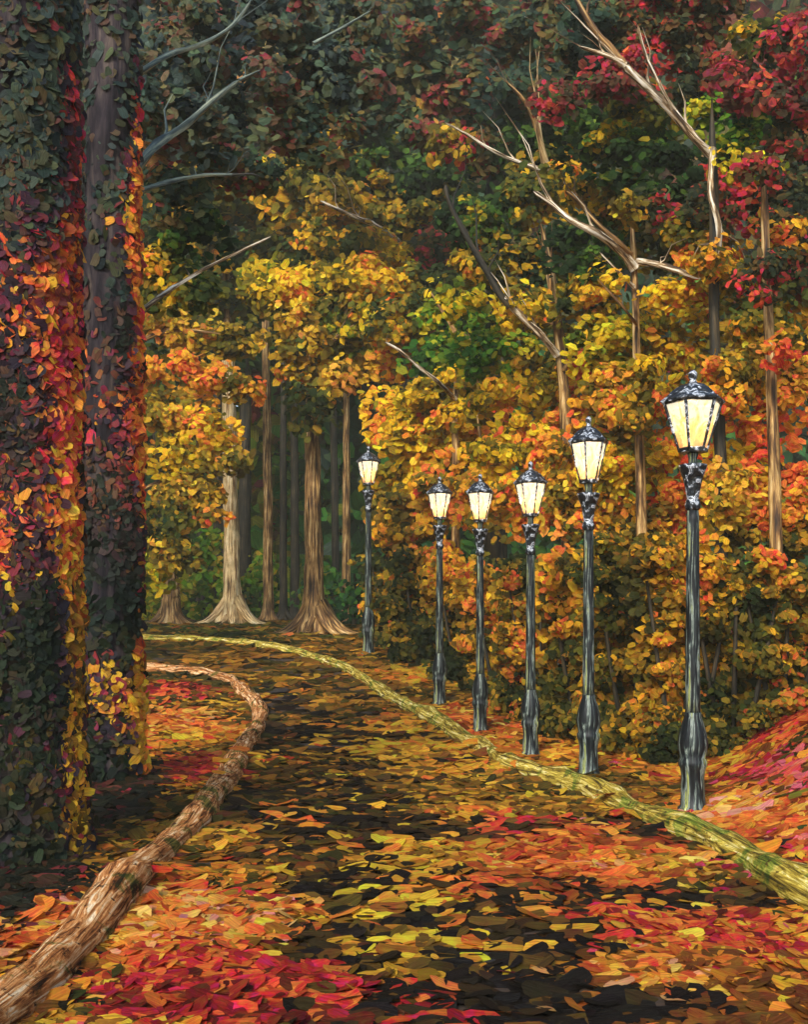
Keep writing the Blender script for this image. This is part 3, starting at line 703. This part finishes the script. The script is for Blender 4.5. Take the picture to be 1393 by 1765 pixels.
tree('tree', 'tall dark leaved tree with forked white limb reaching the top right', 'tree', 1240, 13.2, 170, 24, 14, M_DARK,
     lean=[(1245, 900), (1243, 740), (1232, 600), (1230, 480), (1236, 400), (1228, 300), (1228, 170)],
     puffs=[(1150,290,110,70,14.6,'darkgreen'),(1280,330,80,70,14.6,'brownred'),(1060,240,110,70,15,'darkgreen'),(1140,110,110,80,14.8,'brownred'),(1270,210,90,70,14.6,'green',.8),(1300,110,100,80,14.6,'brownred'),
            (1060,130,70,50,14.2,'crimson',.8),(1290,150,70,40,13.6,'crimson',.8),(1020,40,100,70,15,'teal'),(1170,20,120,60,14.8,'brownred'),(1240,350,60,45,14,'brownred',.7),(1150,370,70,40,14.5,'brownred',.4),
            (1230,440,70,40,14.2,'orange',.8),(1300,60,60,30,14,'olive',.8),(960,170,60,40,14.6,'crimson',.45),(1235,450,45,25,12.7,'orange',.9),(1240,660,50,60,12.7,'orange',.8),(1250,850,45,70,12.6,'goldbrown',.7),(1120,200,80,60,14.9,'olive'),(1320,220,60,50,14,'green',.7),(1200,400,60,50,14.3,'olive'),(1100,30,90,50,15,'brownred')],
     limbs=[([(1228,268,13),(1195,235,12.9),(1160,192,12.8),(1110,145,12.8),(1075,112,12.7)],20,20),([(1075,112,12.7),(1055,85,12.7),(1020,45,12.7),(990,-10,12.7)],20,12,M_BROWN),
            ([(1078,112,12.7),(1045,95,12.6),(998,80,12.6)],15,7),([(1165,195,12.8),(1140,150,12.6),(1112,90,12.6),(1100,42,12.6)],11,5),
            ([(1229,255,12.95),(1226,330,12.95),(1240,390,13),(1238,450,13.1)],17,14)])  # this last strip is the trunk's pale highlight, modelled as a limb
tree('tree', 'straight grey brown trunk farthest right, rising out of the orange shrubs', 'tree', 1335, 12.3, 270, 26, 12, M_BROWN,
     lean=[(1340, 960), (1335, 800), (1330, 640), (1322, 480), (1320, 360), (1314, 270)],
     puffs=[(1340,700,80,90,13.2,'orange'),(1290,620,80,60,13.2,'goldbrown'),(1385,600,60,80,13.4,'goldbrown'),(1330,540,80,60,13.2,'olive'),(1370,460,70,60,13.2,'brownred'),(1290,480,70,50,13.4,'olive'),(1370,350,60,70,13,'brownred'),
            (1300,280,60,30,12.8,'yellowgreen',.7),(1380,230,60,70,13.2,'brownred'),(1390,60,60,40,12.6,'crimson'),(1340,850,90,80,13,'orange'),(1270,820,70,70,13.4,'yellow'),(1290,900,70,60,13.2,'goldbrown'),(1370,940,60,50,13,'hedge'),(1440,500,60,300,13.6,'brownred',.7),(1340,395,60,35,12.7,'orange',.5),(1360,150,50,50,12.8,'crimson',.9),(1314,285,42,30,11.9,'brownred',.9),(1322,470,45,50,11.8,'brownred',.8),(1345,610,30,30,11.8,'orange',.7)],
     limbs=[([(1336,1100,12),(1330,1020,12),(1328,985,12)],16,12,M_BROWN)])
tree('tree', 'slender grey trunk forking into a long dark limb leaning left, centre right', 'tree', 980, 17.2, 500, 24, 15, M_BROWN,
     lean=[(978, 860), (975, 720), (972, 640), (964, 590), (955, 500), (945, 440), (932, 385)],
     puffs=[(900,700,90,70,18.4,'yellow'),(980,760,80,70,18.2,'orange'),(900,800,90,70,18,'yellow'),(990,860,80,60,18,'orange'),(880,880,80,60,18.2,'orange'),(1010,660,60,60,18.4,'orange'),(930,640,70,50,18.6,'goldbrown'),
            (850,600,80,60,18.8,'green'),(910,540,70,50,18.6,'olive'),(870,460,90,60,18.8,'olive'),(960,440,70,60,18.8,'darkgreen'),(840,370,90,60,19,'darkgreen'),(940,330,90,60,19,'olive'),(1000,600,60,50,18.4,'olive'),(800,510,60,40,18,'yellowgreen',.5),(975,790,60,60,16.4,'orange',.9),(975,870,60,60,16.4,'goldbrown',.9),(930,530,35,25,16.8,'yellow',.7),(880,540,25,18,16.8,'yellow',.6)],
     limbs=[([(962,612,17.1),(935,580,16.9),(900,545,16.8),(862,508,16.7)],18,16,M_LIMB),([(880,528,16.75),(862,508,16.7),(835,460,16.7),(800,400,16.7),(775,350,16.7),(768,318,16.7)],20,9,M_DARK),
            ([(972,640,17.1),(1000,590,17),(1025,560,16.9)],10,4,M_BROWN),([(950,560,17),(948,480,16.9),(944,440,16.9)],14,8,M_BROWN)])
tree('tree', 'bushy bright yellow tree glowing behind the small lamps in the middle', 'tree', 785, 22, 640, 18, 10, M_BROWN,
     puffs=[(760,760,90,60,22.5,'yellow'),(690,800,60,70,23,'yellow'),(830,740,80,60,22,'yellow'),(780,680,80,45,22,'yellow'),(730,690,50,40,22.5,'yellowgreen'),(700,740,50,50,23,'yellow'),(790,830,80,60,21.5,'orange'),(710,900,70,60,22,'hedgewarm'),(830,860,60,60,21,'orange'),
            (760,620,80,50,23.5,'green'),(700,560,70,50,24,'olive'),(790,560,80,50,23.5,'green'),(740,500,80,50,24,'olive'),(670,880,45,60,23,'goldbrown'),(840,650,50,40,22.5,'yellowgreen'),(660,720,40,60,24,'yellow')],
     limbs=[([(850,640,21.2),(825,600,21),(800,575,21)],10,6,M_BROWN),([(785,572,21),(765,540,21),(740,500,21)],11,6,M_BROWN),([(828,668,21.2),(812,640,21),(803,628,21)],10,6,M_BROWN),
             ([(785,688,21.9),(757,660,21.2),(725,635,21),(690,605,20.9),(664,590,20.8)],11,5,M_LIMB),([(832,790,21),(826,740,21),(822,700,21)],9,5,M_BROWN)])
tree('tree', 'tall olive and red speckled tree filling the middle above the farthest lamp', 'tree', 700, 29, 330, 26, 16, M_DARK,
     puffs=[(700,460,90,60,28,'olive'),(780,430,90,60,28,'brownred'),(640,400,90,60,28,'olive'),(720,350,110,60,28,'olive'),(600,330,100,60,28,'olive'),(800,310,110,60,28,'darkgreen'),(680,270,110,60,28,'darkgreen'),(560,270,100,60,28,'olive'),(740,440,60,22,26.5,'brownred',.5),(650,450,70,40,26.5,'yellow',.9),(570,330,60,30,26.5,'goldbrown',.6),(500,330,80,60,28,'olive')],
     limbs=[([(700,430,28.6),(668,402,27.3),(640,385,26.5),(615,375,26.2),(585,362,26),(552,346,26)],16,5)])
# high dark canopy
tree('tree', 'towering dark teal leaved tree whose canopy fills the top centre', 'tree', 855, 24, 60, 40, 28, M_DARK, leafpx=12.5,
     puffs=[(800,200,120,80,22,'teal'),(900,240,110,70,21,'darkgreen'),(700,150,120,90,22,'teal'),(820,80,130,90,21.5,'teal'),(940,60,110,90,21,'teal'),(700,30,130,80,22,'teal'),(900,160,90,60,20.5,'teal'),(600,180,110,70,22.5,'slate'),(960,300,80,50,20.6,'olive'),(820,260,80,40,21,'brownred',.7),(560,90,110,90,22.6,'slate'),(780,240,50,30,20.5,'goldbrown',.5),(1000,180,70,60,20,'darkgreen')],
     limbs=[([(985,330,20),(955,305,19.6),(930,292,19.4),(890,278,19.3),(850,260,19.2),(805,232,19.1),(765,210,19)],16,4),([(945,300,19.8),(928,224,19.3),(930,200,19.2),(922,170,19.1)],20,5,M_PALE),([(928,224,19.3),(905,175,19.1),(872,140,19)],14,6,M_BROWN),([(640,150,21.6),(600,145,21),(540,138,21)],10,5,M_BROWN)])

# ---- shrubs behind the lamps
SG = 'shrubs massed behind the row of lamps'
shr = [(1440,11.2,120,1000,'hedge','dark shrub cut by the right edge above the pink leaf bank'),
 (1350,10.9,95,985,'hedge','dark green shrub above the pink leaf bank at the right'),
 (1262,10.8,85,950,'hedge','orange flecked shrub just right of the nearest lamp'),
 (1180,10.9,80,925,'hedgewarm','warm orange and yellow shrub directly behind the nearest lamp'),
 (1095,11.6,85,930,'hedge','mixed orange and olive shrub between the two nearest lamps'),
 (1010,12.8,75,950,'hedge','olive shrub directly behind the second nearest lamp'),
 (930,14.6,70,965,'hedgedark','dark shrub behind the third nearest lamp'),
 (865,16.2,65,965,'hedge','yellow flecked shrub between the third and fourth lamps'),
 (800,17.8,62,955,'hedgedark','dark green shrub between the two small neighbouring lamps'),
 (735,19.6,60,940,'hedgedark','dark shrub behind the second farthest lamp'),
 (675,22.5,45,935,'hedgedark','small brownish green shrub right of the farthest lamp')]
for (px, Y, rw, top, pal, lab) in shr:
    g = GY(px, Y); br = HZ-(g.z-CH)*F/Y; k = Y/F
    root = empty('shrub', g); tag(root, lab, 'shrub', SG)
    h = br-top; pf = []
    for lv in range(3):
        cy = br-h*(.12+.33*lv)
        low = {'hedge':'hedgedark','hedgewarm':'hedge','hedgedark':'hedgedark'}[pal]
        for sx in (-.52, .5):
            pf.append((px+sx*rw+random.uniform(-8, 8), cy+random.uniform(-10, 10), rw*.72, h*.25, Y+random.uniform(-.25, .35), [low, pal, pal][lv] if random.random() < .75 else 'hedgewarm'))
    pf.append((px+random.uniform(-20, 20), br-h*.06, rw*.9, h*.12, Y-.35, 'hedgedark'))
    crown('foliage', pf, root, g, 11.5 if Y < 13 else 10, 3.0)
    for s in (-1, 0, 1):
        q = [Vector((g.x+s*.1, g.y, g.z-.05)), Vector((g.x+s*.3, g.y-.1, g.z+h*k*.4)), Vector((g.x+s*.45, g.y-.15, g.z+h*k*.8))]
        MB().tube(smooth_pts(q, 3), [.035-.003*i for i in range(7)], 7).build('stem', M_DARK, root, origin=g)

# ---- the two ivy-clad trees on the left
def ivy(name, root, o0, sp, rr, n, leaf, spec, coverage):
    """leaves wrapped round the trunk; spec(u, zrow, side) -> palette field"""
    cen = np.array([tuple(p) for p in sp]); rad = np.array(rr)
    t = rng.uniform(0, len(cen)-1.001, n); i = t.astype(int); f = (t-i)[:, None]
    c = cen[i]*(1-f)+cen[i+1]*f; r = rad[i]*(1-f[:, 0])+rad[i+1]*f[:, 0]
    th = rng.uniform(-math.pi, math.pi, n)      # 0 = towards +x
    frontb = rng.random(n) < .55; th[frontb] = -rng.uniform(0, math.pi, frontb.sum())
    d = np.stack([np.cos(th), np.sin(th), np.zeros(n)], 1)
    thick = rng.uniform(.0, 1, n)
    P = c+d*(r+leaf*(.1+.75*thick*coverage(th, c[:, 2])))[:, None]
    keep = rng.random(n) < coverage(th, c[:, 2])*np.maximum(1+.75*noise3(P, 1.8, 4), .3)+.02*noise3(P, 4, 5)
    P, d, th = P[keep], d[keep], th[keep]; m_ = len(P)
    N = d+rng.normal(size=(m_, 3))*.35+np.array([0, -.35, .1])
    C = spec(P, th)
    L = leaf*np.exp(np.clip(rng.normal(-.1, .34, m_), -.8, .5))
    T = rng.normal(size=(m_, 3)); T[:, 2] += np.sign(rng.normal(size=m_))*.8
    make_dabs(name, P, N, L*1.15, L*rng.uniform(.6, .85, m_), C, M_IVY, root, T, 9, o0, bend=.2, jit=.14)
IV = dict(
 dark=[(2,(30,34,28)),(3,(44,50,38)),(2.5,(62,44,46)),(2.6,(92,70,44)),(1.6,(112,60,46)),(1,(146,60,56)),(.6,(156,124,56))],
 darkgreen=[(3,(20,30,24)),(3,(32,44,28)),(2,(50,52,30)),(1.4,(44,32,36)),(.8,(100,84,34))],
 plum=[(3,(36,30,38)),(3,(52,42,50)),(2,(74,46,52)),(1.2,(120,40,56)),(.5,(170,60,60))],
 crimson=[(2,(84,46,40)),(2.4,(128,44,50)),(2.4,(190,40,62)),(1.6,(222,70,62)),(1.8,(226,116,60))],
 orange=[(1,(120,60,30)),(2,(190,84,40)),(3,(228,116,50)),(2.4,(238,150,54)),(1.4,(244,184,54)),(.8,(214,48,56))],
 yellow=[(1.4,(90,70,26)),(2,(160,116,36)),(2.4,(214,156,44)),(2,(240,184,50)),(1,(230,130,50))])
def ivy_spec(edge, seed, w, bands, gain=.95, base=.09):
    def fn(P, th):
        n = len(P); C = np.zeros((n, 3))
        side = np.exp(-((th-edge)/w)**2)                     # rim light along the trunk edge, put into the leaf colours
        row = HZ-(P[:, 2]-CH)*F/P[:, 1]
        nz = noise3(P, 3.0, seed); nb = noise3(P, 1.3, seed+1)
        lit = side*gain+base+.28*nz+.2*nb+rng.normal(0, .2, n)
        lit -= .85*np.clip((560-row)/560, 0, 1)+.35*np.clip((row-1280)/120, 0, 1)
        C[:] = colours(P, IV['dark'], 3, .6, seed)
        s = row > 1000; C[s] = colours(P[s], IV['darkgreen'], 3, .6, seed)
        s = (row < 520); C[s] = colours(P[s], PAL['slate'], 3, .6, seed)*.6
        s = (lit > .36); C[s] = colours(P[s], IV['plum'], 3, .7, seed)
        hot = lit > .62
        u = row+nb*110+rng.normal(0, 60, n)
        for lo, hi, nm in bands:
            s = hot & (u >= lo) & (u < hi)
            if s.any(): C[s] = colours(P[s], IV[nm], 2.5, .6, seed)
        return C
    return fn
# farther one (dark bare strip facing us, leaves along its right side)
rB, oB, spB, rrB = tree('ivy_clad_tree', 'dark trunk with orange ivy down its right side and grey limbs above the path', 'tree', 188, 9.6, -140, 92, 86, M_SLATE,
     lean=[(190, 1100), (190, 800), (190, 500), (192, 200), (196, -140)], flare=.7, leafpx=13,
     puffs=[(330,60,110,90,12.5,'slate'),(430,170,110,80,12.8,'slate'),(320,230,100,70,12.2,'slate'),(470,40,110,80,13,'slate'),(260,140,60,90,11.5,'slate'),(540,230,80,60,13.2,'teal'),(570,130,90,70,13.4,'slate'),(300,340,70,50,12.4,'teal'),(330,420,80,60,12.8,'darkgreen',.8),(400,290,90,45,12.8,'teal'),(270,480,50,70,12.6,'olive',.7),(520,170,70,40,13.5,'brownred',.5),(610,40,70,60,13.5,'slate'),(330,500,60,40,12.6,'olive',.6)],
     limbs=[([(232,130,9.8),(290,95,10.2),(350,75,10.4),(400,45,10.5),(432,2,10.5)],15,8,M_GREYL),([(232,290,9.8),(270,250,10.2),(320,215,10.5),(365,175,10.6),(412,138,10.6)],26,11,M_GREYL),
            ([(412,138,10.6),(450,120,10.7)],9,3,M_GREYL),([(238,330,9.8),(290,314,10.2),(350,302,10.5),(420,302,10.5)],14,7,M_GREYL),([(400,302,10.5),(432,300,10.5),(450,305,10.5)],7,3,M_DARK),
            ([(232,545,9.8),(280,508,10.2),(340,470,10.6),(400,440,10.8),(466,408,10.8)],14,5,M_LIMB),
            ([(540,75,10.8),(590,48,10.9),(640,18,11)],9,4,M_GREYL)])
def cov(edge, w, base):
    def fn(th, z): return np.clip(base+.28*np.clip(1.8-z, 0, 1)+1.2*np.exp(-((th-edge)/w)**2), 0, 1)*(1-.6*np.clip((z-3.2)/2.2, 0, 1))
    return fn
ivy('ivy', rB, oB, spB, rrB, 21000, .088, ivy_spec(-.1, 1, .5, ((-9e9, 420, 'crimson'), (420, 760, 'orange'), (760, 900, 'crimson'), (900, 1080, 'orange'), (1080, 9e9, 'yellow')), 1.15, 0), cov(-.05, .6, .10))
# nearer one, cut by the left edge
rA, oA, spA, rrA = tree('ivy_clad_tree', 'broad dark trunk at the left edge, smothered in crimson and orange ivy', 'tree', 28, 6.6, -260, 200, 186, M_SLATE,
     lean=[(30, 1100), (28, 800), (30, 500), (32, 200), (30, -260)], flare=.9)
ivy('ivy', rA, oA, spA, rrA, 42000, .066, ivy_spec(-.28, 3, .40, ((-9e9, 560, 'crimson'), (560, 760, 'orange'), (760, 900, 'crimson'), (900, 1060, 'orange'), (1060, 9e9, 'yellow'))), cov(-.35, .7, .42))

# ---------------------------------------------------------------- hazy woodland air
hb = bmesh.new(); bmesh.ops.create_cube(hb, size=1)
for v in hb.verts: v.co = Vector((v.co.x*900, v.co.y*900, -3 if v.co.z < 0 else 62))
hm = bpy.data.meshes.new('haze'); hb.to_mesh(hm); hb.free(); ho = bpy.data.objects.new('haze', hm); COL.objects.link(ho); ho['kind'] = 'stuff'
m = bpy.data.materials.new('haze'); m.use_nodes = True; nt = m.node_tree; nt.nodes.clear()
o_ = nt.nodes.new('ShaderNodeOutputMaterial'); pv = nt.nodes.new('ShaderNodeVolumePrincipled')
pv.inputs['Color'].default_value = (.95, .90, .68, 1); pv.inputs['Density'].default_value = .0016; pv.inputs['Anisotropy'].default_value = 0
nt.links.new(pv.outputs[0], o_.inputs['Volume']); hm.materials.append(m)
# ---------------------------------------------------------------- light, sky, camera
el, az = math.radians(35), math.radians(203)      # azimuth measured from +Y clockwise: light comes over the left shoulder
sd = Vector((math.sin(az)*math.cos(el), math.cos(az)*math.cos(el), math.sin(el)))
w = bpy.data.worlds.new('World'); S.world = w; w.use_nodes = True
nt = w.node_tree; bg = nt.nodes['Background']
sky = nt.nodes.new('ShaderNodeTexSky'); sky.sky_type = 'NISHITA'; sky.sun_disc = False
sky.sun_elevation = el; sky.sun_rotation = az
nt.links.new(sky.outputs[0], bg.inputs[0]); bg.inputs[1].default_value = .115
sl = bpy.data.lights.new('sun', 'SUN'); sl.energy = 1.5; sl.angle = math.radians(12); sl.color = (1, .95, .86)
so = bpy.data.objects.new('sun', sl); COL.objects.link(so); so.rotation_euler = (-sd).to_track_quat('-Z', 'Y').to_euler()
so.location = sd*40
cd = bpy.data.cameras.new('camera'); co = bpy.data.objects.new('camera', cd); COL.objects.link(co)
co.location = (0, 0, CH); co.rotation_euler = (math.radians(90), 0, 0)
cd.sensor_fit = 'VERTICAL'; cd.sensor_height = 36; cd.sensor_width = 36; cd.lens = F/1765*36
cd.shift_y = (HZ-1765/2)/1765; cd.clip_end = 1500; cd.clip_start = .05
S.camera = co
S.view_settings.view_transform = 'Standard'; S.view_settings.look = 'None'
S.view_settings.exposure = 1.62; S.view_settings.gamma = 1
